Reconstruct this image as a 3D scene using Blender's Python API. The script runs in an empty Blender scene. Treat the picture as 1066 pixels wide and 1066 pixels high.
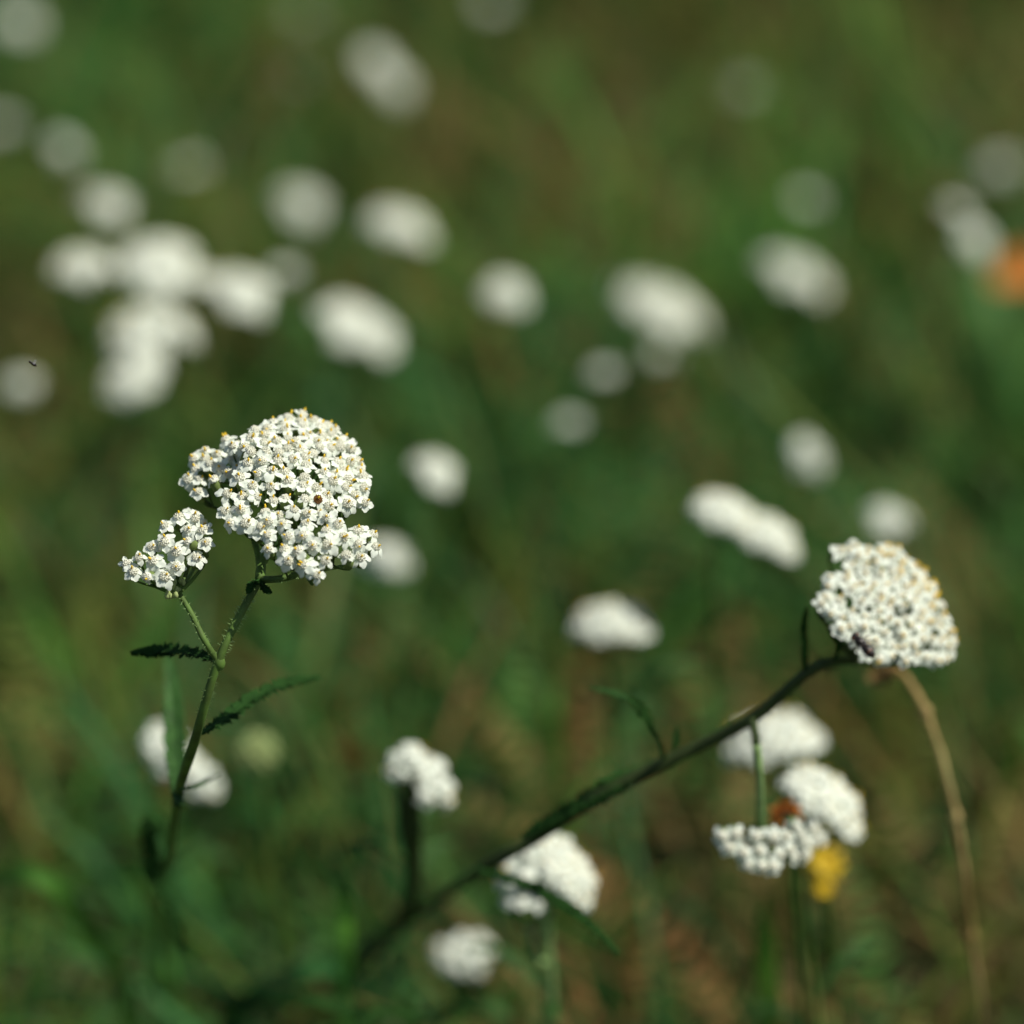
import bpy, math, random
import numpy as np
from mathutils import Vector, Matrix
random.seed(7); np.random.seed(7)
R = math.radians
sc = bpy.context.scene
COL = sc.collection

# ------------------------------------------------------------------ camera
PITCH = R(24.0); CAMZ = 0.85; LENS = 85.0; SENS = 24.0; FOCUS = 1.06; FSTOP = 2.75
cam = bpy.data.cameras.new('camera'); camo = bpy.data.objects.new('camera', cam); COL.objects.link(camo)
camo.location = (0, 0, CAMZ); camo.rotation_euler = (math.pi/2 - PITCH, 0, 0)
cam.lens = LENS; cam.sensor_width = SENS; cam.sensor_height = SENS; cam.sensor_fit = 'HORIZONTAL'
cam.clip_start = 0.02; cam.clip_end = 500
cam.dof.use_dof = True; cam.dof.focus_distance = FOCUS; cam.dof.aperture_fstop = FSTOP
sc.camera = camo
sc.render.resolution_x = 1024; sc.render.resolution_y = 1024
sc.render.engine = 'CYCLES'

# ------------------------------------------------------------------ world, sun, exposure
SUN_DIR = Vector((0.52, -0.14, 0.84)).normalized()          # towards the sun
w = bpy.data.worlds.new('World'); sc.world = w; w.use_nodes = True
nt = w.node_tree; bg = nt.nodes['Background']
sky = nt.nodes.new('ShaderNodeTexSky'); sky.sky_type = 'NISHITA'; sky.sun_disc = False
sky.sun_elevation = math.asin(SUN_DIR.z); sky.sun_rotation = math.atan2(SUN_DIR.x, SUN_DIR.y)
nt.links.new(sky.outputs[0], bg.inputs[0]); bg.inputs[1].default_value = 0.055
sl = bpy.data.lights.new('sun', 'SUN'); sl.energy = 4.0; sl.angle = R(0.5); sl.color = (1.0, 0.97, 0.86)
so = bpy.data.objects.new('sun', sl); COL.objects.link(so); so.location = (1, -1, 3)
so.rotation_euler = SUN_DIR.to_track_quat('Z', 'Y').to_euler()
vs = sc.view_settings; vs.view_transform = 'Standard'; vs.look = 'None'; vs.exposure = 0.34; vs.gamma = 1.0

# ------------------------------------------------------------------ pixel -> world (photo 1066 px, depth along the axis)
FWD = Vector((0, math.cos(PITCH), -math.sin(PITCH))); UPV = Vector((0, math.sin(PITCH), math.cos(PITCH))); RT = Vector((1, 0, 0))
CAM = Vector((0, 0, CAMZ)); K = SENS / LENS / 1066.0
def ray(px, py): return FWD + RT*((px-533)*K) - UPV*((py-533)*K)
def at(px, py, D): return CAM + ray(px, py)*D
def onground(px, py, z=0.03):
    r = ray(px, py); return CAM + r*((z-CAMZ)/r.z)
def blur(D): return abs(1-FOCUS/D)*LENS/FSTOP/(K*FOCUS*1000)
def pxmm(D): return 1/(K*D*1000)

# ------------------------------------------------------------------ materials
def mat(name, col, rough=0.6, trans=0.0, tcol=None, var=0.0, vscale=60.0, spec=0.3, objvar=0.0, col2=None):
    m = bpy.data.materials.new(name); m.use_nodes = True; t = m.node_tree; n = t.nodes
    p = n['Principled BSDF']; p.inputs['Roughness'].default_value = rough
    p.inputs['Specular IOR Level'].default_value = spec
    c4 = (*col, 1)
    src = None
    p.inputs['Base Color'].default_value = c4
    if var or col2:
        tc = n.new('ShaderNodeNewGeometry')
        no = n.new('ShaderNodeTexNoise'); no.inputs['Scale'].default_value = vscale; no.inputs['Detail'].default_value = 3
        t.links.new(tc.outputs['Position'], no.inputs['Vector'])
        cr = n.new('ShaderNodeMix'); cr.data_type = 'RGBA'
        mr = n.new('ShaderNodeMapRange'); mr.inputs[1].default_value = 0.35; mr.inputs[2].default_value = 0.65
        t.links.new(no.outputs['Fac'], mr.inputs[0]); t.links.new(mr.outputs[0], cr.inputs['Factor'])
        a = col2 if col2 else tuple(c*(1-var) for c in col)
        b = col if col2 else tuple(min(0.95, c*(1+var)) for c in col)
        cr.inputs['A'].default_value = (*a, 1); cr.inputs['B'].default_value = (*b, 1)
        src = cr.outputs['Result']
        t.links.new(src, p.inputs['Base Color'])
    if trans:
        tr = n.new('ShaderNodeBsdfTranslucent'); tr.inputs[0].default_value = (*(tcol or col), 1)
        mx = n.new('ShaderNodeMixShader'); mx.inputs[0].default_value = trans
        t.links.new(p.outputs[0], mx.inputs[1]); t.links.new(tr.outputs[0], mx.inputs[2])
        t.links.new(mx.outputs[0], n['Material Output'].inputs[0])
    return m
M = dict(
 petal=mat('petal_white', (.86,.90,.80), .5, .3, (.88,.94,.78), var=.05, vscale=900, spec=.2),
 disc=mat('disc_cream', (.90,.89,.77), .8, .2, (.88,.82,.55), var=.07, vscale=1500, spec=.1),
 anther=mat('anther_yellow', (.92,.64,.05), .6, .2, (.9,.6,.04), spec=.2),
 brownd=mat('disc_brown', (.22,.11,.04), .8, 0, spec=.1),
 invol=mat('bract_green', (.16,.22,.06), .7, .15, (.2,.3,.05), var=.2, vscale=700),
 stem=mat('stem_green', (.11,.20,.035), .65, .05, (.15,.3,.04), col2=(.065,.105,.022), vscale=160),
 stemdark=mat('stem_dark_green', (.035,.055,.012), .7, 0, var=.25, vscale=220),
 stemlight=mat('stem_light_green', (.24,.36,.13), .6, .1, (.2,.35,.08), var=.2, vscale=220),
 leaf=mat('leaf_green', (.05,.13,.028), .6, .35, (.09,.26,.03), var=.25, vscale=150),
 leafd=mat('leaf_deep_green', (.02,.06,.012), .85, .12, (.03,.12,.015), var=.25, vscale=150, spec=.08),
 g1=mat('grass_green', (.066,.175,.024), .55, .35, (.10,.24,.03), var=.3, vscale=30),
 g2=mat('grass_blue_green', (.038,.14,.034), .5, .35, (.06,.2,.045), var=.3, vscale=30),
 g3=mat('grass_olive', (.12,.155,.022), .6, .35, (.16,.2,.025), var=.3, vscale=30),
 g4=mat('grass_straw', (.18,.13,.036), .7, .3, (.22,.17,.05), var=.3, vscale=30),
 g5=mat('grass_rust', (.17,.085,.024), .8, .25, (.24,.1,.02), var=.3, vscale=30),
 g6=mat('grass_bright', (.12,.33,.05), .5, .4, (.16,.4,.05), var=.2, vscale=30),
 dry=mat('dry_stalk', (.48,.37,.15), .8, 0, col2=(.24,.14,.04), vscale=28),
 yellow=mat('flower_yellow', (.62,.43,.02), .6, .3, (.8,.5,.02), var=.08, vscale=400),
 orange=mat('withered_orange', (.8,.27,.05), .7, .5, (.9,.3,.05), var=.2, vscale=200),
 amber=mat('withered_amber', (.18,.105,.02), .7, .3, (.2,.12,.02), var=.2, vscale=200),
 bud=mat('bud_pale_green', (.42,.5,.2), .7, .2, (.4,.5,.15), var=.12, vscale=400),
 fly=mat('fly_body_dark', (.02,.013,.01), .35, 0, spec=.5),
 flyr=mat('fly_brown', (.14,.05,.02), .45, 0, spec=.5),
)
def wing_mat():
    m = bpy.data.materials.new('wing_membrane'); m.use_nodes = True; t = m.node_tree; n = t.nodes
    p = n['Principled BSDF']; p.inputs['Base Color'].default_value = (.22,.21,.2,1); p.inputs['Roughness'].default_value = .25
    tr = n.new('ShaderNodeBsdfTransparent'); mx = n.new('ShaderNodeMixShader'); mx.inputs[0].default_value = .3
    t.links.new(tr.outputs[0], mx.inputs[1]); t.links.new(p.outputs[0], mx.inputs[2]); t.links.new(mx.outputs[0], n['Material Output'].inputs[0])
    return m
M['wing'] = wing_mat()

# ------------------------------------------------------------------ helpers
class MB:
    def __init__(s): s.v = []; s.f = []; s.mi = []; s.mats = []
    def m(s, key):
        if key not in s.mats: s.mats.append(key)
        return s.mats.index(key)
    def add(s, vs, fs, key):
        o = len(s.v); k = s.m(key); s.v += [tuple(p) for p in vs]
        for f in fs: s.f.append(tuple(i+o for i in f)); s.mi.append(k)
    def addmb(s, other, mtx):
        o = len(s.v); s.v += [tuple(mtx @ Vector(p)) for p in other.v]
        mp = [s.m(k) for k in other.mats]
        for f, k in zip(other.f, other.mi): s.f.append(tuple(i+o for i in f)); s.mi.append(mp[k])
    def mesh(s, name, off=Vector((0,0,0)), smooth=True):
        me = bpy.data.meshes.new(name)
        me.from_pydata([tuple(Vector(p)-off) for p in s.v], [], s.f)
        for k in s.mats: me.materials.append(M[k])
        me.polygons.foreach_set('material_index', s.mi)
        if smooth: me.polygons.foreach_set('use_smooth', [True]*len(s.f))
        me.update(); return me
def obj(name, me, parent=None, loc=(0,0,0)):
    o = bpy.data.objects.new(name, me); COL.objects.link(o); o.location = loc
    if parent: o.parent = parent
    return o
def thing(name, label, cat, loc, group=None):
    o = bpy.data.objects.new(name, None); COL.objects.link(o); o.location = loc; o.empty_display_size = .02
    o['label'] = label; o['category'] = cat
    if group: o['group'] = group
    return o
def spline(pts, n=6):
    P = [Vector(p) for p in pts]; P = [P[0]*2-P[1]] + P + [P[-1]*2-P[-2]]; out = []
    for i in range(1, len(P)-2):
        for k in range(n):
            t = k/n; a, b, c, d = P[i-1], P[i], P[i+1], P[i+2]
            out.append(.5*((2*b)+(c-a)*t+(2*a-5*b+4*c-d)*t*t+(3*b-a-3*c+d)*t**3))
    out.append(P[-2]); return out
def lerpl(vals, n):
    return [vals[0]+(vals[1]-vals[0])*i/(n-1) for i in range(n)] if len(vals) == 2 else [float(np.interp(i/(n-1), np.linspace(0,1,len(vals)), vals)) for i in range(n)]
def tube(mb, pts, rad, key, sides=8, wob=0.0, cap=True):
    n = len(pts); rr = lerpl(rad, n) if isinstance(rad, (list, tuple)) else [rad]*n
    vs = []; fs = []; a = None
    for i in range(n):
        d = (pts[min(i+1, n-1)]-pts[max(i-1, 0)]).normalized()
        if a is None: a = d.orthogonal().normalized()
        a = (a - d*a.dot(d)).normalized(); b = d.cross(a)
        for k in range(sides):
            q = 2*math.pi*k/sides; r = rr[i]*(1+wob*(random.random()-.5))
            vs.append(pts[i]+(a*math.cos(q)+b*math.sin(q))*r)
    for i in range(n-1):
        for k in range(sides):
            k2 = (k+1) % sides; fs.append((i*sides+k, i*sides+k2, (i+1)*sides+k2, (i+1)*sides+k))
    if cap: fs.append(tuple(range(sides))[::-1]); fs.append(tuple((n-1)*sides+k for k in range(sides)))
    mb.add(vs, fs, key)
def ellipsoid(mb, c, rx, ry, rz, key, u=8, v=5, rot=None):
    vs = []; fs = []
    for j in range(v+1):
        ph = math.pi*j/v
        for i in range(u):
            th = 2*math.pi*i/u
            p = Vector((rx*math.sin(ph)*math.cos(th), ry*math.sin(ph)*math.sin(th), rz*math.cos(ph)))
            if rot: p = rot @ p
            vs.append(Vector(c)+p)
    for j in range(v):
        for i in range(u):
            i2 = (i+1) % u; fs.append((j*u+i, (j+1)*u+i, (j+1)*u+i2, j*u+i2))
    mb.add(vs, fs, key)
def frame(n, spin=0.0):
    n = Vector(n).normalized(); x = n.orthogonal().normalized(); y = n.cross(x)
    c, s = math.cos(spin), math.sin(spin); X = x*c+y*s; Y = n.cross(X)
    return Matrix((X, Y, n)).transposed()
def hairs(mb, pts, n, rad, ln, key):
    for _ in range(n):
        i = random.randrange(len(pts)-1); p = pts[i].lerp(pts[i+1], random.random())
        d = (pts[i+1]-pts[i]).normalized(); o = d.orthogonal().normalized(); o.rotate(Matrix.Rotation(random.uniform(0, 6.28), 3, d))
        q = p+o*rad; s = d*.00012; mb.add([q-s, q+s, q+o*ln+d*ln*random.uniform(-.4,.6)], [(0,1,2)], key)

# ------------------------------------------------------------------ one small flower head (local: axis +z, top of disc at z=0, size in metres)
def petal(mb, ang, L, W, droop, rs, nu=5, nv=4, key='petal'):
    vs = []; fs = []
    for i in range(nv+1):
        t = i/nv
        wd = W*(.36+.64*math.sin(math.pi*min(1, .1+t*.68)))*(1 if t < .99 else .8)
        for j in range(nu+1):
            s = -1+2*j/nu
            r = .0009 + L*t*(1-.26*s*s*t)
            if i == nv: r += .00012*math.cos(s*math.pi*2.6)
            x = s*wd*.5
            z = -droop*t*t*L + .00022*(1-s*s)*math.sin(t*2.6)*-1 + .00015*math.sin(s*4)*t
            p = Vector((r, x, z)); p.rotate(Matrix.Rotation(rs*s*0, 3, 'X'))
            vs.append(Matrix.Rotation(ang, 3, 'Z') @ p)
    for i in range(nv):
        for j in range(nu):
            a = i*(nu+1)+j; fs.append((a, a+1, a+nu+2, a+nu+1))
    mb.add(vs, fs, key)
def make_head(rng, detail=2, yellow=1.0, small=1.0, gold=False):
    random.seed(rng); mb = MB()
    npet = random.choice([5,5,5,6,4]); a0 = random.uniform(0, 6.28)
    for i in range(npet):
        L = random.uniform(.0017,.0022)*small; W = random.uniform(.0020,.0026)*small
        if detail == 2: petal(mb, a0+6.283*i/npet+random.uniform(-.12,.12), L, W, random.uniform(-.05,.9), 0)
        else: petal(mb, a0+6.283*i/npet, L*1.05, W, random.uniform(.1,.6), 0, nu=2, nv=2)
    # disc of tiny tubular florets
    ellipsoid(mb, (0,0,-.0002), .00132, .00132, .0011, 'disc', 10 if detail == 2 else 6, 6 if detail == 2 else 3)
    if detail == 2:
        k = 23
        for i in range(k):
            r = .00124*math.sqrt((i+.5)/k); th = i*2.39996
            z = -.0002+.001*math.sqrt(max(0, 1-(r/.00133)**2)); h = random.uniform(.0001,.0004)
            ellipsoid(mb, (r*math.cos(th), r*math.sin(th), z+h*.4), .00022, .00022, .0003+h*.3, 'disc', 5, 3)
    nst = random.choice([0,1,1,1,1,2]) if detail == 2 else random.choice([0,1])
    if random.random() > yellow: nst = 0
    if gold: nst = 5
    for i in range(nst):
        r = random.uniform(0,.0009); th = random.uniform(0, 6.28)
        c = Vector((r*math.cos(th), r*math.sin(th), .0007)); tip = c+Vector((c.x*.35, c.y*.35, random.uniform(.0009,.0014)))
        tube(mb, [c, c.lerp(tip,.55), tip], [.00018,.00031,.00016], 'anther', 6 if detail == 2 else 4)
    # involucre
    if detail == 2:
        tube(mb, [Vector((0,0,z)) for z in (-.0042,-.0036,-.0022,-.0008,-.0001)], [.0004,.0010,.0014,.0014,.0011], 'invol', 9, wob=.12)
    else:
        tube(mb, [Vector((0,0,z)) for z in (-.0042,-.0022,-.0003)], [.0004,.0014,.0011], 'invol', 5)
    return mb
HEADS = [make_head(100+i, 2) for i in range(13)] + [make_head(120, 2, .5, .72), make_head(121, 2, 0, .6)]
BROWN = make_head(150, 2)
for i, k in enumerate(BROWN.mats):
    if k == 'disc': BROWN.mats[i] = 'brownd'
HEADM = [h.mesh('flower_head') for h in HEADS]; BROWNM = BROWN.mesh('flower_head_brown')
PLAINM = [make_head(170+i, 2, 0.0, .95).mesh('flower_head') for i in range(4)]
PLAIN = [make_head(170+i, 2, 0.0, .95) for i in range(4)]
LOW = [make_head(200+i, 1) for i in range(6)]
GOLD = [make_head(230+i, 2, gold=True) for i in range(3)]; GOLDM = [g.mesh('flower_head') for g in GOLD]
random.seed(11)

# ------------------------------------------------------------------ feathery leaf along a curve
def feather(mb, pts, width, key='leaf', dens=1.0, prof=None, step=.0011, midkey=None, up=None):
    P = spline(pts, 10); L = sum((P[i+1]-P[i]).length for i in range(len(P)-1)); n = max(10, int(L/step*dens))
    tube(mb, P, [width*.09+.0002, width*.06+.0001], midkey or key, 5)
    up = up or Vector((0, -.5, .85))
    for i in range(n):
        t = (i+random.random()*.6)/n; q = t*(len(P)-1); k = min(int(q), len(P)-2); p = P[k].lerp(P[k+1], q-k)
        d = (P[k+1]-P[k]).normalized(); s = d.cross(up)
        if s.length < .05: s = d.orthogonal()
        s.normalize(); nn = s.cross(d)
        wd = width*.5*(math.sin(math.pi*(.08+.87*t))**.6 if prof is None else float(np.interp(t, prof[0], prof[1])))
        for sg in (-1, 1):
            for _ in range(3):
                a = random.uniform(-.1,.9); l = wd*random.uniform(.65,1.08)
                dr = (s*sg*math.cos(a)+d*math.sin(a)+nn*random.uniform(-.45,.6)).normalized()
                e = p+dr*l; wv = dr.cross(nn).normalized()*max(.0003, l*.17); m = p.lerp(e, .6)+nn*random.uniform(-.1,.1)*l
                mb.add([p-wv*.6, p+wv*.6, m+wv*1.5, e, m-wv*1.5], [(0,1,2,4),(4,2,3)], key)

# ------------------------------------------------------------------ ground
def build_ground():
    N = 140; xs = np.sign(np.linspace(-1,1,N))*np.abs(np.linspace(-1,1,N))**2.5*80
    X, Y = np.meshgrid(xs, xs+2.0)
    Z = .006*np.sin(X*9+1)*np.cos(Y*7) + .012*np.sin(X*2.1)*np.cos(Y*1.7+.5) - .01
    Z += np.where(np.hypot(X,Y) > 15, .4*np.sin(X*.08)*np.cos(Y*.06), 0)
    v = np.stack([X,Y,Z],-1).reshape(-1,3); f = []
    for j in range(N-1):
        for i in range(N-1):
            a = j*N+i; f.append((a,a+1,a+N+1,a+N))
    me = bpy.data.meshes.new('ground'); me.from_pydata(v.tolist(), [], f)
    m = bpy.data.materials.new('meadow_soil'); m.use_nodes = True; t = m.node_tree; n = t.nodes; p = n['Principled BSDF']; p.inputs['Roughness'].default_value = .95
    g = n.new('ShaderNodeNewGeometry')
    a = n.new('ShaderNodeTexNoise'); a.inputs['Scale'].default_value = 4; a.inputs['Detail'].default_value = 5
    b = n.new('ShaderNodeTexNoise'); b.inputs['Scale'].default_value = 90; b.inputs['Detail'].default_value = 6
    for q in (a,b): t.links.new(g.outputs['Position'], q.inputs['Vector'])
    r1 = n.new('ShaderNodeValToRGB'); e = r1.color_ramp.elements
    e[0].position=.3; e[0].color=(.03,.05,.015,1); e[1].position=.7; e[1].color=(.11,.08,.03,1)
    e2 = e.new(.5); e2.color=(.06,.07,.02,1)
    mx = n.new('ShaderNodeMix'); mx.data_type='RGBA'; mx.blend_type='MULTIPLY'; mx.inputs['Factor'].default_value=.8
    r2 = n.new('ShaderNodeValToRGB'); r2.color_ramp.elements[0].color=(.4,.4,.4,1); r2.color_ramp.elements[0].position=.3; r2.color_ramp.elements[1].color=(1.5,1.4,1.2,1)
    t.links.new(a.outputs['Fac'], r1.inputs[0]); t.links.new(b.outputs['Fac'], r2.inputs[0])
    t.links.new(r1.outputs[0], mx.inputs['A']); t.links.new(r2.outputs[0], mx.inputs['B']); t.links.new(mx.outputs['Result'], p.inputs['Base Color'])
    bp = n.new('ShaderNodeBump'); bp.inputs['Strength'].default_value=.8; bp.inputs['Distance'].default_value=.01
    t.links.new(b.outputs['Fac'], bp.inputs['Height']); t.links.new(bp.outputs[0], p.inputs['Normal'])
    me.materials.append(m); me.polygons.foreach_set('use_smooth', [True]*len(f))
    o = obj('ground', me); o['kind'] = 'structure'
build_ground()

# ------------------------------------------------------------------ grass: colour kinds follow patches of the meadow, shade painted in as deep green
KINDS = ['g1','g2','g3','g4','g5','g6','leafd']
BASE = np.array([1.8,1.5,.5,.08,.01,.4,1.1])
# (px, py, radius in metres, kind weights g1 g2 g3 g4 g5 g6 deep); deep also stands in for shade on dark areas
PATCH = [
 (600,110,.28,(0,0,3,7,1,0,0)), (470,90,.15,(0,0,4,2,0,0,0)), (980,110,.22,(0,0,3,3,.6,0,.5)), (880,60,.2,(.5,0,4,1,0,0,0)),
 (20,215,.15,(0,0,4,2,.3,0,0)), (30,90,.2,(1,1,1,0,0,.4,1)), (180,60,.25,(3,3,.5,0,0,.3,0)), (340,130,.2,(2,4,0,0,0,.2,1)),
 (720,190,.2,(2,3,0,0,0,2,0)), (760,285,.11,(1,0,0,0,0,9,0)), (830,200,.09,(1,0,0,0,0,8,0)), (600,280,.11,(0,0,2,3,3,0,0)), (570,250,.08,(0,0,3,2,1.5,0,0)),
 (700,10,.3,(0,1,0,0,0,0,5)), (480,420,.12,(0,2,0,0,0,0,5)), (560,470,.12,(0,4,0,0,0,0,4)), (640,540,.15,(1,4,0,0,0,0,2)),
 (1000,420,.2,(2,2,0,0,0,0,3)), (1050,540,.08,(1,5,0,0,0,1,0)), (950,280,.12,(1,2,0,0,0,0,5)), (980,480,.12,(1,0,3,1,0,0,1)),
 (60,350,.1,(0,0,3,2,.6,0,0)), (300,340,.15,(1,0,3,1,.3,0,1)), (130,560,.12,(3,2,1,0,0,.5,0)), (200,700,.10,(0,0,2,4,1.2,0,0)),
 (540,680,.07,(0,0,4,3,.8,0,0)), (420,690,.1,(0,2,1,1,0,0,3)), (820,640,.14,(2,2,0,0,0,0,4)), (720,740,.08,(1,0,2,2,.5,0,1)),
 (30,650,.1,(1,0,4,.5,0,.5,0)), (1050,700,.08,(0,0,1,1,.5,0,5)), (960,780,.1,(0,0,2,3,1,0,0)), (1020,860,.1,(0,0,2,4,1,0,0)),
 (930,960,.12,(1,1,2,3,.5,0,1)), (860,1010,.1,(1,0,2,3,.6,0,0)), (640,990,.05,(0,0,1,3,3,0,0)), (700,960,.08,(0,1,1,2,.8,0,1)), (1000,1040,.1,(1,1,2,3,0,0,0)),
 (780,960,.08,(2,2,0,0,0,.5,3)), (700,850,.08,(1,0,2,2,1,0,1)), (300,880,.12,(3,3,0,0,0,.6,1)), (430,900,.1,(2,3,0,0,0,.3,2)), (250,960,.1,(3,3,.5,0,0,.6,0)),
 (80,900,.08,(2,1,2,.6,.2,0,1)), (60,1010,.08,(2,1,1,1.2,.4,0,1)), (140,980,.06,(2,1,1,.8,.3,0,1)), (40,780,.08,(1,0,3,.5,0,.3,1)), (280,560,.12,(3,1,2,0,0,0,1)),
 (420,620,.12,(3,2,1,0,0,.3,0)), (380,840,.06,(0,0,2,2,1.5,0,1)), (600,800,.08,(1,2,1,1,.5,0,1)), (520,1010,.08,(2,1,1,1,0,0,2)), (700,440,.1,(1,0,3,1,1,0,0)), (880,360,.15,(2,1,2,.5,0,0,1)),
]
def kinds_at(x, y, rng):
    W = np.tile(BASE, (len(x),1))*.32
    for px, py, r, ws in PATCH:
        g = onground(px, py, .05); d2 = (x-g.x)**2+((y-g.y)/1.6)**2
        W += np.exp(-d2/(2*(r*.55)**2))[:,None]*np.array(ws)*1.7
    W /= W.sum(1, keepdims=True); c = np.cumsum(W, 1); u = rng.random(len(x))[:,None]
    return (u > c).sum(1).clip(0, 6)
def clumpy(n, x0, x1, y0, y1, rng, nc, spread):
    cx = rng.uniform(x0,x1,nc); cy = rng.uniform(y0,y1,nc); k = rng.integers(0,nc,n)
    x = cx[k]+rng.normal(0,spread,n); y = cy[k]+rng.normal(0,spread,n)
    h = rng.random(n) < .35; x[h] = rng.uniform(x0,x1,h.sum()); y[h] = rng.uniform(y0,y1,h.sum()); return x, y
def grass_arrays(n, x, y, rng, hmin, hmax, wid):
    kd = kinds_at(x, y, rng)
    h = rng.uniform(hmin,hmax,n)*rng.uniform(.6,1.15,n); fld = np.sin(x*41+1.7*np.sin(y*23))*np.cos(y*29+1.3*np.sin(x*19+.7))+.6*np.sin(x*17+y*11+.4)+.6*np.sin(x*83+2*np.sin(y*47))*np.sin(y*67+1.5*np.sin(x*51)); h = h*np.clip(.95+.5*fld,.3,1.7)
    az = rng.uniform(0,2*np.pi,n); lean = rng.uniform(.3,1.6,n); wd = wid*rng.uniform(.5,1.3,n)
    ts = np.array([0,.35,.7,1.0]); wf = np.array([.8,1,.7,0])
    V = np.zeros((n,7,3)); dx, dy = np.cos(az), np.sin(az); tw = az+np.pi/2+rng.normal(0,.5,n); sx, sy = np.cos(tw), np.sin(tw)
    idx = 0
    for i,t in enumerate(ts):
        out = h*lean*t*t*.8; z = h*(t-.28*lean*t*t)
        px = x+dx*out; py = y+dy*out
        if i < 3:
            for sg in (-1,1):
                V[:,idx,0] = px+sg*sx*wd*wf[i]*.5; V[:,idx,1] = py+sg*sy*wd*wf[i]*.5; V[:,idx,2] = z-.012*(i==0); idx += 1
        else: V[:,idx,0]=px; V[:,idx,1]=py; V[:,idx,2]=z
    return V, kd
def mesh_from(V, quads, tris, kd, name):
    n, nv = V.shape[:2]; me = bpy.data.meshes.new(name)
    me.vertices.add(n*nv); me.vertices.foreach_set('co', V.reshape(-1).astype(np.float32))
    off = (np.arange(n)*nv)[:,None]
    Q = (np.array(quads).reshape(1,-1)+off) if quads else np.zeros((n,0),int)
    T = (np.array(tris).reshape(1,-1)+off) if tris else np.zeros((n,0),int)
    loops = np.concatenate([Q,T],1).reshape(-1); nq, ntr = len(quads), len(tris)
    lens = np.tile(np.array([4]*nq+[3]*ntr), n); starts = np.concatenate([[0],np.cumsum(lens)[:-1]])
    me.loops.add(len(loops)); me.loops.foreach_set('vertex_index', loops.astype(np.int32))
    me.polygons.add(len(lens)); me.polygons.foreach_set('loop_start', starts.astype(np.int32)); me.polygons.foreach_set('loop_total', lens.astype(np.int32))
    for k in KINDS: me.materials.append(M[k])
    me.polygons.foreach_set('material_index', np.repeat(kd, nq+ntr).astype(np.int32))
    me.polygons.foreach_set('use_smooth', np.ones(len(lens), bool)); me.update(calc_edges=True); return me
def build_grass():
    rng = np.random.default_rng(3); Vs=[]; ks=[]
    for (n,x0,x1,y0,y1,nc,sp,hmin,hmax,wd) in ((36000,-.95,.95,.95,4.3,900,.035,.05,.15,.0042),(16000,-3,3,.2,7.5,1200,.06,.05,.16,.006)):
        x,y = clumpy(n,x0,x1,y0,y1,rng,nc,sp); V,k = grass_arrays(n,x,y,rng,hmin,hmax,wd); Vs.append(V); ks.append(k)
    # thatch: low, nearly flat dry blades
    n=14000; x=rng.uniform(-1.1,1.1,n); y=rng.uniform(1,4.4,n); V,k = grass_arrays(n,x,y,rng,.03,.07,.004); Vs.append(V); ks.append(k)
    n=500; x,y=clumpy(n,-.95,.95,1.45,4.3,rng,260,.03); V,k=grass_arrays(n,x,y,rng,.14,.24,.0075); k[k>=3]=rng.choice([0,1,5,2],(k>=3).sum()); Vs.append(V); ks.append(k)
    me = mesh_from(np.concatenate(Vs), [(0,1,3,2),(2,3,5,4)], [(4,5,6)], np.concatenate(ks), 'grass')
    o = obj('grass', me); o['kind'] = 'stuff'; o['label'] = 'short mixed green and straw coloured meadow grass covering the ground'; o['category'] = 'grass'
build_grass()
def build_foliage():
    rng = np.random.default_rng(5); n = 5200; nl = 16
    x,y = clumpy(n,-1.1,1.1,1.0,4.4,rng,500,.05); kd = kinds_at(x,y,rng)
    h = rng.uniform(.05,.13,n); az = rng.uniform(0,2*np.pi,n); lean = rng.uniform(.4,1.3,n); dx,dy=np.cos(az),np.sin(az)
    V=np.zeros((n,nl*2*3,3)); c=0
    for i in range(nl):
        t=(i+1)/nl; out=h*lean*t*t*.9; z=h*(t-.3*lean*t*t)
        for sg in (-1,1):
            l=h*.16*math.sin(math.pi*(.1+.85*t))
            bx=x+dx*out; by=y+dy*out; fx=dx*.5-dy*sg; fy=dy*.5+dx*sg
            V[:,c]=np.stack([bx,by,z],1); V[:,c+1]=np.stack([bx+dx*.004,by+dy*.004,z+.002],1)
            V[:,c+2]=np.stack([bx+fx*l,by+fy*l,z+rng.uniform(-.3,.4,n)*l],1); c+=3
    me=mesh_from(V,[],[(3*i,3*i+1,3*i+2) for i in range(nl*2)],kd,'ground_foliage')
    o=obj('ground_foliage',me); o['kind']='stuff'; o['label']='low feathery green leaves spread among the meadow grass'; o['category']='foliage'
build_foliage()

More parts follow.
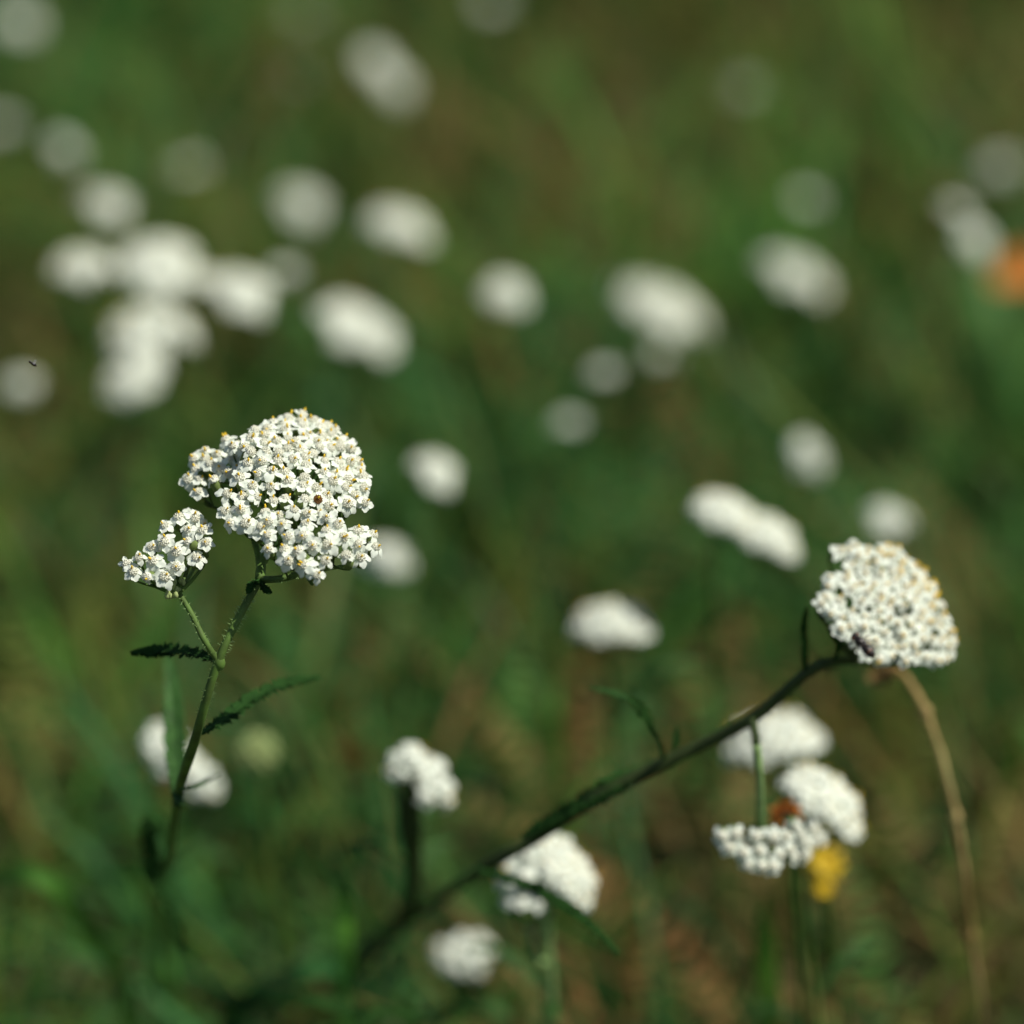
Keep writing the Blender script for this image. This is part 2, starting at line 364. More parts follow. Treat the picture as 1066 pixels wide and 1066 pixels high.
# ------------------------------------------------------------------ detailed flower clusters: lobes shaped as shallow domes
def inpoly(p, poly):
    x, y = p; c = False; j = len(poly)-1
    for i in range(len(poly)):
        xi, yi = poly[i]; xj, yj = poly[j]
        if (yi > y) != (yj > y) and x < (xj-xi)*(y-yi)/(yj-yi)+xi: c = not c
        j = i
    return c
def lobe_heads(poly, cen, D, n, curv, space, seed, njit=.22, blend=.75):
    """heads spread over a dome w = -curv*(u^2+v^2) standing on the axis n through the point at (cen, D)"""
    rnd = random.Random(seed); C = at(cen[0], cen[1], D); F = frame(n); u, v, nn = F.col[0], F.col[1], F.col[2]
    xs = [p[0] for p in poly]; ys = [p[1] for p in poly]; out = []
    for _ in range(16000):
        px = rnd.uniform(min(xs), max(xs)); py = rnd.uniform(min(ys), max(ys))
        if not inpoly((px,py), poly): continue
        r = ray(px,py); o = CAM-C
        ou, ov, ow = o.dot(u), o.dot(v), o.dot(nn); ru, rv, rw = r.dot(u), r.dot(v), r.dot(nn)
        a = curv*(ru*ru+rv*rv); b = 2*curv*(ou*ru+ov*rv)+rw; c = curv*(ou*ou+ov*ov)+ow
        disc = b*b-4*a*c
        if disc < 0:
            t = -b/(2*a)
        else:
            t = (-b-math.sqrt(disc))/(2*a)
            if t < D-.06 or t > D+.06:
                t2 = (-b+math.sqrt(disc))/(2*a)
                if abs(t2-D) < abs(t-D): t = t2
        if abs(t-D) > .05: continue
        P = CAM+r*t
        if any((P-q[0]).length < space for q in out): continue
        uu, vv = (P-C).dot(u), (P-C).dot(v)
        N = (nn+(u*uu+v*vv)*2*curv*blend).normalized()
        N = (N+Vector((rnd.gauss(0,njit),rnd.gauss(0,njit),rnd.gauss(0,njit)))).normalized()
        out.append((P+nn*rnd.uniform(-.0012,.0008), N))
    return out, C, nn
def kmeans(P, k, seed=1):
    rnd = random.Random(seed); c = rnd.sample(P, min(k,len(P)))
    for _ in range(12):
        g = [[] for _ in c]
        for i,p in enumerate(P): g[min(range(len(c)), key=lambda j:(p-c[j]).length)].append(i)
        c = [sum((P[i] for i in gg), Vector())/len(gg) if gg else c[j] for j,gg in enumerate(g)]
    return [gg for gg in g if gg]
def branchlets(mb, heads, node, axis, k, key='stem', rad=.0007):
    P = [h[0] for h in heads]
    for g in kmeans(P, k):
        m = sum((P[i] for i in g), Vector())/len(g); sub = m - axis*.011 + (node-m)*.12
        tube(mb, spline([node, node.lerp(sub,.5)+axis*-.001, sub],4), [rad,rad*.7], key, 6)
        for i in g:
            b = heads[i][0]-heads[i][1]*.0055
            tube(mb, spline([sub, sub.lerp(b,.55)-axis*.0006, b],3), [rad*.6,rad*.45], key, 4)
            if random.random() < .2: ellipsoid(mb, sub+(b-sub)*.5, .0009,.0009,.0013,'invol',5,3)

class Plant:
    def __init__(s, label, base, group=None, name='yarrow_plant', cat='flower'):
        s.base = Vector(base); s.root = thing(name, label, cat, s.base, group)
    def part(s, name, mb, label=None):
        o = obj(name, mb.mesh(name, s.base), s.root)
        if label: o['label'] = label
        return o
LIMIT = 98
def hero(plant, lobes, label=None):
    """lobes: (heads, node, axis, k, variants, allow) per flower cluster part"""
    total = sum(len(l['heads']) for l in lobes); allh = sorted([(-( (h[1]).dot((CAM-h[0]).normalized())*.02 - (h[0]-CAM).length), li, i) for li,l in enumerate(lobes) for i,h in enumerate(l['heads'])])
    keep = set((li,i) for _,li,i in allh[:LIMIT]); rest = MB()
    for li, l in enumerate(lobes):
        mb = MB(); branchlets(mb, l['heads'], l['node'], l['axis'], l['k'], l.get('key','stem'), l.get('rad',.0007))
        cl = plant.part('flower_cluster', mb, l.get('label'))
        for i,(P,N) in enumerate(l['heads']):
            vi = random.randrange(len(HEADM)); spin = random.uniform(0,6.28); s = random.uniform(.85,1.12)*l.get('scale',1.3 if l.get('plain') else 1.17)
            mtx = Matrix.Translation(P) @ frame(N,spin).to_4x4() @ Matrix.Scale(s,4)
            plain = l.get('plain'); gold = l.get('gold') and l['gold'](P) and random.random() < .75
            if (li,i) in keep:
                me = BROWNM if l.get('brown') == i else (PLAINM[vi%4] if plain else GOLDM[vi%3] if gold else HEADM[vi])
                o = obj('flower_head', me, cl); o.matrix_local = Matrix.Translation(-plant.base) @ mtx
                if l.get('brown') == i: o['label'] = 'flower head with a withered brown centre'
            else: rest.addmb(PLAIN[vi%4] if plain else GOLD[vi%3] if gold else HEADS[vi], mtx)
    if rest.v:
        o = plant.part('flower_heads', rest); o['kind'] = 'stuff'

# ---- main plant (sharp, left)
Dm = FOCUS
base = at(158,1010,1.52); base = Vector((base.x, base.y+.02, 0))
P1 = Plant('sharpest and largest white three lobed yarrow head with a smaller side head below left', base, 'white yarrow plants in the meadow')
AX = Vector((.05,-.55,.84)).normalized()
cenp = [(240,462),(262,449),(285,436),(312,431),(340,439),(362,455),(377,478),(381,500),(384,522),(366,531),(345,535),(318,538),(296,543),(268,549),(240,549),(232,535),(229,522),(240,505),(252,492),(258,475)]
lefp = [(192,488),(204,470),(226,458),(250,454),(268,466),(258,484),(236,498),(222,508),(204,518),(194,503)]
lowp = [(276,566),(266,550),(290,538),(318,538),(345,536),(366,544),(388,553),(394,566),(376,580),(352,590),(334,599),(315,594),(298,590),(280,575)]
smlp = [(127,588),(150,566),(162,556),(168,538),(180,534),(205,538),(216,560),(213,580),(195,594),(178,601),(152,608),(140,600)]
def shrink(p,px):
    cx=sum(a for a,b in p)/len(p); cy=sum(b for a,b in p)/len(p); return [(a-(a-cx)*px/max(1,math.hypot(a-cx,b-cy)), b-(b-cy)*px/max(1,math.hypot(a-cx,b-cy))) for a,b in p]
cenp=shrink(cenp,1); lefp=shrink(lefp,2); lowp=shrink(lowp,0); smlp=shrink(smlp,0)
h1,c1,a1 = lobe_heads(cenp,(306,492),Dm+.002,Vector((.20,-.38,.90)),9,.0037,1,njit=.26)
h2,c2,a2 = lobe_heads(lefp,(232,484),Dm+.016,Vector((-.25,-.40,.85)),16,.0038,2,njit=.26)
h3,c3,a3 = lobe_heads(lowp,(330,566),Dm-.014,Vector((.10,-.62,.78)),14,.0041,3,njit=.26)
h4,c4,a4 = lobe_heads(smlp,(178,572),Dm-.006,Vector((-.12,-.62,.75)),12,.0044,4,njit=.28)
h4 += [(at(200,536,Dm+.014),Vector((.3,-.5,.7))),(at(211,546,Dm+.016),Vector((.5,-.5,.6))),(at(208,561,Dm+.010),Vector((.4,-.6,.6)))]
# the head nearest the brown speck
bi = min(range(len(h1)), key=lambda i:(h1[i][0]-at(325,527,Dm)).length)
node = at(271,603,Dm+.004)
ncen = at(290,548,Dm+.012); nlef = at(255,535,Dm+.016); nlow = at(318,594,Dm+.002); nsml = at(186,617,Dm+.002)
hero(P1,[dict(heads=h1,node=ncen,axis=a1,k=14,brown=bi),dict(heads=h2,node=nlef,axis=a2,k=5),dict(heads=h3,node=nlow,axis=a3,k=8),dict(heads=h4,node=nsml,axis=a4,k=6,label='small separate flower cluster on the left side branch')])
mb = MB()
sp = spline([base, at(168,950,1.36), at(177,885,1.22), at(186,825,1.125), at(203,770,1.075), at(226,692,Dm), at(250,640,Dm), node],8)
tube(mb, sp, [.0018,.0017,.0015,.0012,.0011], 'stem', 10, .06); hairs(mb, sp, 500, .0013, .0012, 'stemlight')
jn = at(228,690,Dm)
ellipsoid(mb, jn, .0019,.0017,.0026,'stem',8,6); ellipsoid(mb, node, .0017,.0016,.0022,'stem',8,6)
P1.part('stem', mb)
for pts, r in (([jn, at(212,665,Dm-.003), at(200,640,Dm), nsml],[.0010,.0008]), ([node, at(272,590,Dm+.008), at(280,570,Dm+.01), ncen],[.0016,.0012]),
               ([node, at(268,575,Dm+.013), nlef],[.0010,.0009]), ([node, at(287,603,Dm-.002), at(303,600,Dm-.002), nlow],[.0011,.0009])):
    mb = MB(); s_ = spline(pts,6); tube(mb, s_, r, 'stem', 8, .06); hairs(mb, s_, 90, r[1], .0008, 'stemlight'); P1.part('branch', mb)
mb = MB()
for i in range(16):
    p = at(182+random.uniform(-9,9), 612+random.uniform(-7,9), Dm+random.uniform(-.003,.004)); ellipsoid(mb,p,.0008,.0008,.0012,'bud',6,4)
P1.part('bud_cluster', mb)
def leafpart(plant, pts, width, key='leaf', **kw):
    mb = MB(); feather(mb, pts, width, key, **kw); return plant.part('leaf', mb)
leafpart(P1, [at(226,688,Dm), at(205,681,Dm+.014), at(180,677,Dm+.028), at(158,678,Dm+.034), at(137,680,Dm+.03)], .0058, 'leafd', dens=1.6)
leafpart(P1, [at(186,838,1.115), at(184,800,1.14), at(182,765,1.16), at(180,730,1.175), at(176,685,1.19)], .0085, 'leaf', dens=2.4, up=Vector((0,-.9,.4)))
leafpart(P1, [at(208,764,1.075), at(235,748,1.09), at(262,727,1.105), at(295,712,1.12), at(332,705,1.125)], .0062, 'leafd', dens=1.6)
leafpart(P1, [at(188,822,1.10), at(205,818,1.12), at(228,806,1.14)], .003, 'leaf')
leafpart(P1, [at(177,885,1.22), at(162,850,1.22), at(155,862,1.22), at(162,910,1.23), at(182,960,1.24), at(192,990,1.25)], .0075, 'leafd', dens=1.3)
mb = MB(); feather(mb, [node, at(263,608,Dm-.003), at(258,617,Dm-.005)], .0035,'leafd', dens=1.8); feather(mb,[node, at(275,612,Dm-.004), at(282,617,Dm-.004)],.003,'leafd',dens=1.8); P1.part('bract', mb)

# ---- arching plant on the right
DR = 1.13
base = at(200,1066,1.62); base = Vector((base.x, base.y, 0))
P2 = Plant('yarrow with long dark arching stem and a white head that carries a fly', base, 'white yarrow plants in the meadow')
rp = [(872,572),(890,567),(915,567),(935,573),(955,590),(970,610),(982,632),(986,650),(995,664),(990,684),(972,692),(950,690),(928,688),(908,688),(888,668),(868,650),(854,637),(850,620),(858,603),(875,597),(886,590)]
rp=shrink(rp,0); h5,c5,a5 = lobe_heads(rp,(922,628),DR,Vector((.42,-.50,.76)),11,.0036,5,njit=.3)
hs = [h for h in h5]
hp = [(752,870),(768,862),(785,866),(800,872),(812,868),(840,860),(858,862),(863,880),(842,894),(822,896),(806,902),(786,904),(766,896),(752,884)]
h6,c6,a6 = lobe_heads(hp,(800,882),DR+.02,Vector((.32,-.85,.18)),18,.0042,6)
h6 = [(P+FWD*max(0,(P.x-at(815,0,DR).x))*1.3, N) for P,N in h6]
nR = at(898,688,DR+.016); nH = at(790,862,DR+.03)
hero(P2,[dict(heads=hs,node=nR,axis=a5,k=14,key='stemdark',rad=.0008,scale=1.12,gold=lambda P:(P-at(922,628,DR)).dot((RT*.75+UPV*.65))>.0095),dict(heads=h6,node=nH,axis=a6,k=6,plain=True,label='small flower cluster hanging on a short side branch')])
jH = at(783,748,DR+.015)
sp = spline([base, at(330,1025,1.50), at(430,955,1.36), at(505,903,1.215), at(562,869,1.19), at(620,830,1.165), at(700,790,1.155), jH, at(838,702,1.135), at(868,689,1.135), nR],8)
mb = MB(); tube(mb, sp, [.0018,.0018,.0019,.0023,.0025,.0021,.0018,.0016,.0013], 'stemdark', 10, .07); hairs(mb, sp, 900, .0018, .0018, 'stemdark'); P2.part('stem', mb)
mb = MB(); s_ = spline([jH, at(786,765,DR+.008), at(790,800,DR+.01), at(791,840,DR+.02), nH],6); tube(mb, s_[:9], [.0015,.0012], 'stemdark', 8, .2); hairs(mb, s_[:9], 80,.0012,.001,'stemdark'); tube(mb, s_[8:], [.0013,.0014], 'stemlight', 8,.08); P2.part('branch', mb)  # lower stretch in lighter green, sunlight painted into its colour
leafpart(P2, [at(838,702,1.135), at(838,680,1.13), at(837,655,1.125), at(840,632,1.12)], .0034, 'leafd', dens=1.8)
leafpart(P2, [at(692,790,1.155), at(683,765,1.14), at(668,740,1.13), at(655,728,1.13)], .0050, 'leafd', dens=1.8)
leafpart(P2, [at(657,730,1.13), at(640,722,1.14), at(612,715,1.15)], .0036, 'leaf', dens=1.3)
leafpart(P2, [at(700,785,1.155), at(704,770,1.155), at(705,756,1.155)], .0028, 'leafd')
leafpart(P2, [at(690,792,1.16), at(640,818,1.16), at(590,845,1.17), at(545,870,1.18)], .0085, 'leafd', dens=1.5)
leafpart(P2, [at(495,905,1.19), at(540,918,1.18), at(575,935,1.17), at(610,958,1.16), at(645,993,1.15)], .0055, 'leafd', dens=1.5)
leafpart(P2, [at(868,690,1.135), at(872,672,1.13), at(862,655,1.13)], .0028, 'leafd')
mb = MB(); feather(mb,[nR, at(915,690,DR), at(935,693,DR), at(945,690,DR)],.0012,'stemlight',dens=.6); P2.part('bract', mb)

# ---- the fly on it
def build_fly():
    c = at(898,671,DR-.028); root = thing('fly','small dark fly crawling on the lower edge of the right white flower head','insect', c)
    X = (at(911,686,DR-.026)-at(886,659,DR-.022)).normalized(); Nn = (CAM-c).normalized(); Y = Nn.cross(X).normalized(); Z = X.cross(Y)
    Rm = Matrix((X,Y,Z)).transposed()
    def E(mb,x,y,z,a,b,d,key,u=10,v=7): ellipsoid(mb, c+Rm@Vector((x,y,z)), a,b,d,key,u,v,Rm)
    mb = MB(); E(mb,-.0034,0,.0002,.0012,.0014,.0012,'fly'); E(mb,-.0010,0,.0004,.0019,.0016,.0016,'fly'); E(mb,.0026,0,.0004,.0029,.0016,.0016,'fly'); E(mb,.0034,0,.0004,.0006,.00165,.00163,'flyr')
    obj('body', mb.mesh('body', c), root)
    for s in (-1,1):
        mb = MB(); E(mb,-.0033,.0009*s,.0006,.0006,.0006,.0007,'flyr',8,6); obj('eye', mb.mesh('eye',c), root)
        mb = MB(); vs=[]; 
        for i in range(14):
            a = 6.283*i/14; px = .0026*math.cos(a)+.0020; py = s*(.0009+.0010*math.sin(a)*(1-.2*math.cos(a))+.0006*(px*300)); vs.append((px,py,.0014))
        top=[c+Rm@Vector(p) for p in vs]; bot=[c+Rm@(Vector(p)-Vector((0,0,.00005))) for p in vs]; n=len(vs)
        mb.add(top+bot,[tuple(range(n)),tuple(range(n,2*n))[::-1]]+[(i,(i+1)%n,n+(i+1)%n,n+i) for i in range(n)],'wing'); obj('wing', mb.mesh('wing',c,smooth=False), root)
        for k in (-1,0,1):
            mb = MB(); p0=Vector((-.001+k*.0008,s*.001,0)); p1=p0+Vector((k*.0009,s*.0016,.0006)); p2=p1+Vector((k*.0009,s*.0013,-.0018))
            tube(mb,[c+Rm@q for q in (p0,p1,p2)],[.00016,.0001],'fly',5); obj('leg', mb.mesh('leg',c), root)
build_fly()
def build_gnat():
    c = at(35,379,1.05); root = thing('gnat','tiny dark gnat flying in front of the blurred flower at far left','insect', c)
    mb = MB(); rot = Matrix.Rotation(.6,3,'Y'); ellipsoid(mb,c,.0011,.0005,.0005,'fly',8,5,rot); ellipsoid(mb,c+Vector((-.001,0,.0007)),.0004,.0004,.0004,'fly',6,5); obj('body', mb.mesh('body',c), root)
    for s in (-1,1):
        mb = MB(); ellipsoid(mb,c+Vector((.0003,s*.0009,.0006)),.0005,.0010,.00008,'wing',8,4); obj('wing', mb.mesh('wing',c), root)
build_gnat()

# ------------------------------------------------------------------ softer plants of the meadow
def make_cluster(seed, Rr, space, dome, low=True, irregular=.28):
    rnd = random.Random(seed); heads=[]; ph=[rnd.uniform(0,6.28) for _ in range(3)]; curv = dome/(Rr*Rr)
    for _ in range(5000):
        x=rnd.uniform(-1.3,1.3)*Rr; y=rnd.uniform(-1.3,1.3)*Rr; a=math.atan2(y,x)
        rm = Rr*(1+irregular*(.6*math.sin(2*a+ph[0])+.5*math.sin(3*a+ph[1])+.4*math.sin(5*a+ph[2])))
        if math.hypot(x,y)>rm: continue
        p=Vector((x,y,-curv*(x*x+y*y)+rnd.uniform(-.0012,.0008)))
        if any((p-q[0]).length<space for q in heads): continue
        N=(Vector((x*2*curv,y*2*curv,1))+Vector((rnd.gauss(0,.2),rnd.gauss(0,.2),0))).normalized(); heads.append((p,N))
    cc=sum((h[0] for h in heads),Vector())/len(heads); heads=[(h[0]-cc,h[1]) for h in heads]
    mb=MB(); node=Vector((0,0,-Rr*.55-.012)); branchlets(mb,heads,node,Vector((0,0,1)),max(3,len(heads)//8),'stem')
    H = LOW if low else HEADS
    for P,N in heads: mb.addmb(H[rnd.randrange(len(H))], Matrix.Translation(P)@frame(N,rnd.uniform(0,6.28)).to_4x4()@Matrix.Scale(1.36,4))
    return mb.mesh('flower_cluster'), Rr, node
CL = {'s':[make_cluster(1,.008,.0048,.003),make_cluster(2,.008,.0048,.003)],
      'm':[make_cluster(3,.015,.0042,.006,irregular=.1),make_cluster(4,.015,.0042,.006),make_cluster(5,.015,.0042,.005)],
      'l':[make_cluster(6,.022,.0042,.006,irregular=.12),make_cluster(7,.022,.0042,.006),make_cluster(8,.022,.0042,.006)]}
GROUP = 'white yarrow plants in the meadow'
cnt = 0
def soft(label, heads, stemkey='stem', lean=(0,0), base=None, srad=.0014, mid=None):
    """heads: (px, py, width_px, height_px, depth, roll_deg) as they appear; the real size takes the blur off"""
    global cnt
    c0 = at(heads[0][0],heads[0][1],heads[0][4]); b = Vector(base) if base else Vector((c0.x+lean[0]+random.uniform(-.02,.02), c0.y+lean[1]+random.uniform(.0,.04), 0))
    p = Plant(label, b, GROUP); first=None
    for k,(px,py,W,H,D,roll) in enumerate(heads):
        s=pxmm(D); bl=blur(D)*.72; rw=max(23,(W-bl))/s/1000; rh=max(.5*rw*1000*s,(H-bl))/s/1000
        key='s' if rw<.018 else 'm' if rw<.036 else 'l'; me,Rr,node=CL[key][0 if D<1.5 or max(W,H)/min(W,H)<1.15 else cnt%len(CL[key])]; cnt+=1
        f=rw/(2*Rr); asp=min(.97,max(.58,rh/rw)); tilt=math.asin(asp)-PITCH-.12; tilt=max(-.1,min(1.0,tilt))
        Mx=Matrix.Rotation(R(roll),3,FWD)@Matrix.Rotation(tilt,3,'X')@Matrix.Rotation(random.uniform(-.15,.15),3,'Y')
        C=at(px,py,D); o=obj('flower_cluster',me,p.root); sc_=max(.75,f)
        o.matrix_local=Matrix.Translation(C-b)@Mx.to_4x4()@Matrix.Diagonal((f,f,max(.6,f),1))
        nd=C+Mx@Vector((0,0,node.z*max(.6,f)))
        if first is None:
            first=nd; sp=spline([b]+(mid or [b.lerp(nd,.5)+Vector((random.uniform(-.012,.012),0,0)),nd.lerp(b,.12)])+[nd],8); mb=MB(); tube(mb,sp,[srad*1.2,srad*.8],stemkey,6); p.part('stem',mb)
            first_sp=sp
        else:
            mb=MB(); q=first_sp[int(len(first_sp)*.62)]; tube(mb,spline([q,q.lerp(nd,.6)+Vector((0,0,-.008)),nd],6),[srad*.8,srad*.6],stemkey,6); p.part('branch',mb)
    if p.base.y<2.2:
        for i in range(4):
            a=random.uniform(0,6.28); z=random.uniform(.1,.65); q=first_sp[int(len(first_sp)*z)]; l=random.uniform(.02,.045)
            leafpart(p,[q,q+Vector((math.cos(a)*l*.5,math.sin(a)*l*.5,l*.45)),q+Vector((math.cos(a)*l,math.sin(a)*l,l*.4))],.006,'leaf',step=.0022)
    return p
# near and middle
soft('yarrow with a pale triangular white head on a hairy light green stalk, bottom centre',[(546,896,66,52,1.235,-35),(596,908,84,60,1.235,45),(571,888,70,60,1.235,0),(549,932,50,30,1.235,5)],'stemlight',base=(at(590,1060,1.3).x,at(590,1060,1.36).y+.0,0),srad=.0026)
soft('yarrow with a split two-lobed white head on a dark stalk, left of centre',[(419,793,46,56,1.25,-30),(452,810,66,52,1.27,72)],'stemdark',base=(at(200,1055,1.6).x,at(200,1055,1.6).y,0),srad=.0034,mid=[at(290,1035,1.48),at(372,1000,1.40),at(424,945,1.34),at(431,880,1.29),at(430,835,1.275)])
soft('yarrow with a small round cream white head, lowest in the meadow near the bottom edge',[(485,993,66,70,1.42,10)])
soft('yarrow with a cream domed head, just right of and above the hanging small cluster',[(864,827,100,58,1.235,32)],lean=(.02,.05))
soft('yarrow with a wide white head right behind the arching dark stem',[(802,762,108,64,1.36,-8)],'stemdark',lean=(.02,.05))
soft('yarrow with a white head shadowed on top, mid meadow left of the arching stem',[(636,643,94,60,1.42,5)],lean=(.01,.04))
soft('yarrow with a bright oblong white head sloping right, upper left of the fly flower',[(757,530,84,62,1.40,20),(800,552,86,62,1.40,25)],lean=(.02,.05))
soft('yarrow with a tall white head behind the lower stem of the sharpest plant',[(178,784,64,78,1.36,60),(211,812,54,76,1.36,75)],lean=(-.02,.06))
soft('yarrow with a small soft white head just right of the top of the sharpest flower',[(455,487,70,58,1.56,15)])
soft('yarrow with a faint grey-white head behind the lower right lobe of the sharpest flower',[(402,578,74,64,1.60,10)])
soft('yarrow with an upright bluish white head above the oblong bright head',[(843,476,64,78,1.74,80)])
soft('yarrow with a small dim white head just above the fly flower',[(926,536,66,54,1.66,5)])
# middle left group
soft('yarrow with three bright heads side by side, the widest flower group at upper left',[(165,272,112,94,1.75,0),(86,273,90,56,1.76,-3),(250,297,98,72,1.74,15),(208,290,80,60,1.76,10)],lean=(.01,.04))
soft('yarrow with three stacked white heads below the widest upper left flower group',[(152,336,106,72,1.70,0),(146,366,84,62,1.69,0),(134,396,80,74,1.68,-20)],lean=(.01,.03))
soft('yarrow with a bright bean-shaped white head between the left group and the centre',[(375,336,110,86,1.80,20)])
soft('yarrow with a round bright white head in the upper centre',[(527,304,76,72,1.82,15)])
soft('yarrow with an oval bright head above the bean-shaped one',[(417,230,98,70,1.96,8)])
soft('yarrow with a small round grey head at the left edge behind the gnat',[(22,399,60,58,1.90,0)])
soft('yarrow with a soft white head at upper left, just above the widest group',[(112,208,84,64,2.02,10)])
soft('yarrow with a dim elongated head, uppermost of the diagonal pair at upper left',[(68,155,62,80,2.20,60)])
soft('yarrow with a small faint round head between the diagonal pair and the dim oval head',[(197,171,60,58,2.40,0)])
soft('yarrow with a dim oval greenish white head left of the bright oval one',[(315,209,86,74,2.25,25)])
soft('yarrow with a tall pale head near the top, slanting down to the right',[(393,66,78,74,2.40,50),(413,90,74,76,2.40,50)])
soft('yarrow with a faint pale head in the top left corner',[(18,18,88,72,2.60,0)])
soft('yarrow with a faint round head cut by the left edge above the corner pair',[(0,128,44,60,2.40,0)])
soft('yarrow with a very faint small head right of the widest upper left group',[(298,280,50,50,1.9,0)])
# right half
soft('yarrow with a large soft white head at right of centre, upper half',[(690,314,122,90,2.08,18),(690,366,60,50,2.05,10)])
soft('yarrow with a wide grey-white head sloping right, beside the bright green patch',[(832,282,106,74,2.15,25)])
soft('yarrow with a small faint greenish head above the wide grey-white one',[(838,205,56,56,2.3,0)])
soft('yarrow with a bright slanting white head at the right edge beside the orange bloom',[(1018,252,72,70,2.00,45),(1000,218,50,54,2.04,30)])
soft('yarrow with a round pale head at the upper right edge',[(1040,172,72,66,2.40,0)])
soft('yarrow with a perfectly round pale disc-like head alone near the top right',[(777,90,70,66,2.60,0)])
soft('yarrow with a small dim round head, upper of the dim pair near the centre',[(628,385,50,48,1.86,0)])
soft('yarrow with a small dim round head, lower left of the dim pair in the centre',[(592,437,50,48,1.84,0)])
soft('yarrow with a very faint head at the top, left of the tall pale one',[(302,78,66,60,2.7,0)])
soft('yarrow with a faint grey head cut by the top edge left of centre',[(512,0,60,50,2.7,0)])
soft('yarrow with a very faint head cut by the top edge above the faint oval ones',[(318,14,70,60,2.8,0)])

# ------------------------------------------------------------------ dry stalk
def build_dry():
    pts=[at(905,700,1.24),at(935,698,1.235),at(958,730,1.23),at(980,790,1.235),at(996,860,1.25),at(1006,930,1.27),at(1012,990,1.29),at(1018,1070,1.32)]
    b=Vector((pts[-1].x+.004,pts[-1].y+.07,0)); pts.append(b); p=Plant('dry straw brown bent grass stalk below the fly flower',b,None,'dry_stalk','dead stalk')
    mb=MB(); P=spline(pts,8); tube(mb,P[4:],[.0010,.0012,.0013,.0013,.0012,.0012],'dry',8,.45)
    for k in (18,31,46): ellipsoid(mb,P[k],.0021,.0021,.0034,'dry',8,6)
    p.part('stem',mb)
    mb=MB(); feather(mb,[pts[0]+Vector((0,0,-.004)),pts[0]+Vector((.005,0,.0)),pts[1]],.010,'dry',dens=2); p.part('seed_head',mb)
build_dry()
# ------------------------------------------------------------------ other small blooms
def bloom(name,label,cat,px,py,D,size,key,tilt=.5,stem=True,hang=False):
    c=at(px,py,D); b=Vector((c.x+.02,c.y+.15,0)); p=Plant(label,b,None,name,cat)
    mb=MB(); F=frame(Vector((0,-math.sin(tilt),math.cos(tilt)))).to_4x4(); T=Matrix.Translation(c)@F
    for ring,(nn,l,z) in enumerate(((9,size*.5,0),(7,size*.36,.12*size))):
        for i in range(nn):
            a=6.283*i/nn+ring*.3; pm=MB(); petal(pm,a,l,l*.7,.25-ring*.6,0,nu=3,nv=4,key=key); mb.addmb(pm,T@Matrix.Translation((0,0,z)))
    p.part('petals',mb)
    mb=MB(); ellipsoid(mb,c,size*.14,size*.14,size*.1,key if key!='yellow' else 'anther',8,6); p.part('flower_centre',mb)
    mb=MB(); tube(mb,spline([b,b.lerp(c,.5)+Vector((.006,0,0)),c-Vector((0,-.002,size*.1))],6),[.0014,.001],'stem',6); p.part('stem',mb)
def curl_leaf(label,px,py,D,size,key,group=None,name='withered_leaf',cat='leaf'):
    c=at(px,py,D); b=Vector((c.x+.02,c.y+.16,0)); p=Plant(label,b,group,name,cat); mb=MB(); vs=[]; fs=[]; n=7; m=5
    sp_=random.uniform(0,6.28)
    for i in range(n+1):
        t=i/n; wd=size*.34*math.sin(math.pi*(.06+.9*t))
        for j in range(m+1):
            s=-1+2*j/m; v=Vector((size*(t-.5),s*wd,size*(.35*s*s*t+.25*math.sin(t*3)-.1))); v.rotate(Matrix.Rotation(sp_,3,'Z')@Matrix.Rotation(.9,3,'X')); vs.append(c+v)
    for i in range(n):
        for j in range(m): a=i*(m+1)+j; fs.append((a,a+1,a+m+2,a+m+1))
    mb.add(vs,fs,key); p.part('blade',mb); mb=MB(); tube(mb,spline([b,b.lerp(c,.6)+Vector((.004,0,0)),c],5),[.0008,.0006],'stem',5); p.part('stalk',mb)
bloom('yellow_flower','small bright yellow flower under the hanging white cluster','flower',860,898,1.30,.0135,'yellow',.9)
bloom('yellow_flower','tiny yellow bud flower just below the bright yellow flower','flower',858,925,1.26,.007,'yellow',1.2)
bloom('orange_flower','small blurred orange flower just above the hanging white cluster','flower',818,849,1.19,.0105,'orange',.9)
curl_leaf('large blurred orange leaf at the right edge beside a white flower',1056,285,2.0,.035,'orange')
curl_leaf('blurred amber leaf left of the split two-lobed white head',375,796,1.5,.020,'amber')
curl_leaf('blurred brown-orange leaf below the white head shadowed on top',622,694,1.6,.018,'amber')
curl_leaf('rust brown curled leaf on the grass right of the hairy light green stalk',662,1000,1.55,.028,'amber')
curl_leaf('rust leaf in the bottom left grass beside the dark arc of leaves',335,1075,1.5,.03,'amber')
def bud(label,px,py,D,size):
    c=at(px,py,D); b=Vector((c.x,c.y+.03,0)); p=Plant(label,b,None,'flower_bud','bud'); mb=MB()
    for i in range(40):
        a=i*2.4; zz=1-2*(i+.5)/40; r=size*.45; q=math.sqrt(1-zz*zz); ellipsoid(mb,c+Vector((r*q*math.cos(a),r*q*math.sin(a),r*zz*.9)),.0016,.0016,.002,'bud',6,4)
    p.part('bud_cluster',mb); mb=MB(); tube(mb,spline([b,b.lerp(c,.5)+Vector((.005,0,0)),c-Vector((0,0,.004))],6),[.0014,.001],'stem',6); p.part('stem',mb)
bud('pale green unopened bud cluster right of the lower stem of the sharpest plant',268,783,1.40,.015)

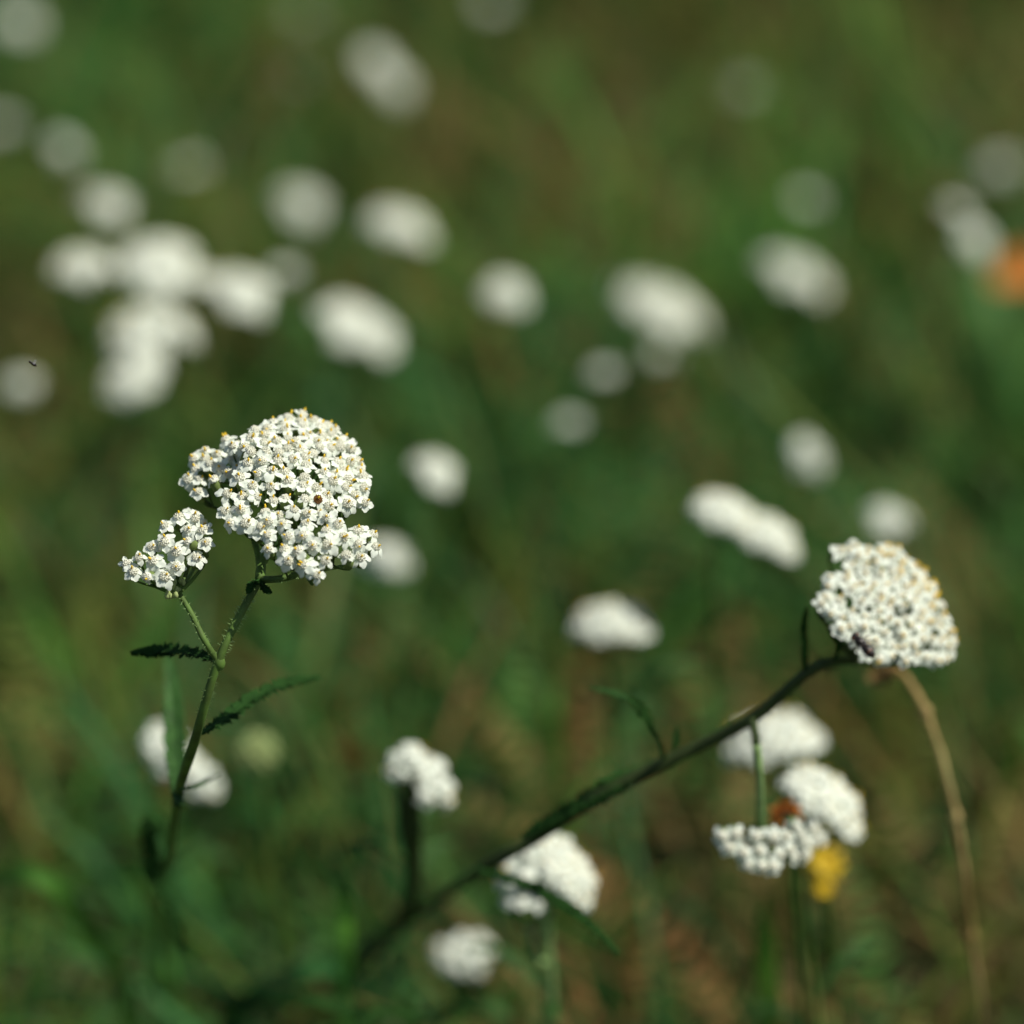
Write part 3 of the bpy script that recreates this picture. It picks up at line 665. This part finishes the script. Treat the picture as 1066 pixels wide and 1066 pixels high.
# ------------------------------------------------------------------ single blades and leaves that can be told apart
def blade(label,pts,width,key='leaf',kind='grass_blade'):
    P=[Vector(p) for p in pts]; b=Vector((P[0].x,P[0].y,0)) if P[0].z>.01 else P[0]
    if P[0].z>.01: P=[b]+P
    S=spline(P,8); mb=MB(); n=len(S); vs=[]; fs=[]
    for i,p in enumerate(S):
        t=i/(n-1); d=(S[min(i+1,n-1)]-S[max(i-1,0)]).normalized(); s=d.cross(CAM-p).normalized(); u=s.cross(d)
        wd=width*.5*min(1,(1-t)*4+.05)*(.7+.3*t)
        for a,h in ((-1,.15),(0,-.12),(1,.15)): vs.append(p+s*a*wd+u*h*wd)
    for i in range(n-1):
        for j in (0,1): a=i*3+j; fs.append((a,a+1,a+4,a+3))
    mb.add(vs,fs,key); o=obj(kind,mb.mesh(kind,b),None,b); o['label']=label; o['category']='grass blade'
blade('wide blue-green grass blade arching down at the lower left edge',[at(130,1040,1.42),at(95,975,1.37),at(60,925,1.34),at(20,908,1.34),at(-40,925,1.36)],.0085,'g1')
blade('short upright yellow-green grass blade left of the bottom round head',[at(360,1010,1.36),at(361,960,1.32),at(358,918,1.30)],.006,'g6')
blade('soft green upright blade in the meadow below the white head shadowed on top',[at(585,830,1.6),at(580,760,1.55),at(578,700,1.55)],.006,'g1')
blade('deep green upright blade beneath the yellow flower',[at(800,1066,1.4),at(797,1000,1.36),at(795,930,1.34)],.009,'g1')
def ferny(label,pts,width,key):
    b=Vector((pts[0].x,pts[0].y,0)); p=Plant(label,b,None,'feathery_leaf','leaf'); mb=MB(); feather(mb,[b]+list(pts),width,key,dens=.9,step=.0018); p.part('blade',mb)
ferny('dark feathery leaf curving along the bottom edge left of centre',[at(235,1075,1.34),at(262,1045,1.32),at(310,1040,1.30),at(380,1052,1.30),at(440,1062,1.30)],.008,'leafd')
ferny('green feathery leaf lying above the dark one at the bottom edge',[at(250,1066,1.40),at(300,1020,1.38),at(350,1010,1.38),at(385,1030,1.37)],.012,'g2')
ferny('green feathery leaf rising at the bottom edge left of the round head',[at(420,1090,1.4),at(450,1060,1.38),at(500,1045,1.36),at(530,1060,1.36)],.010,'leaf')
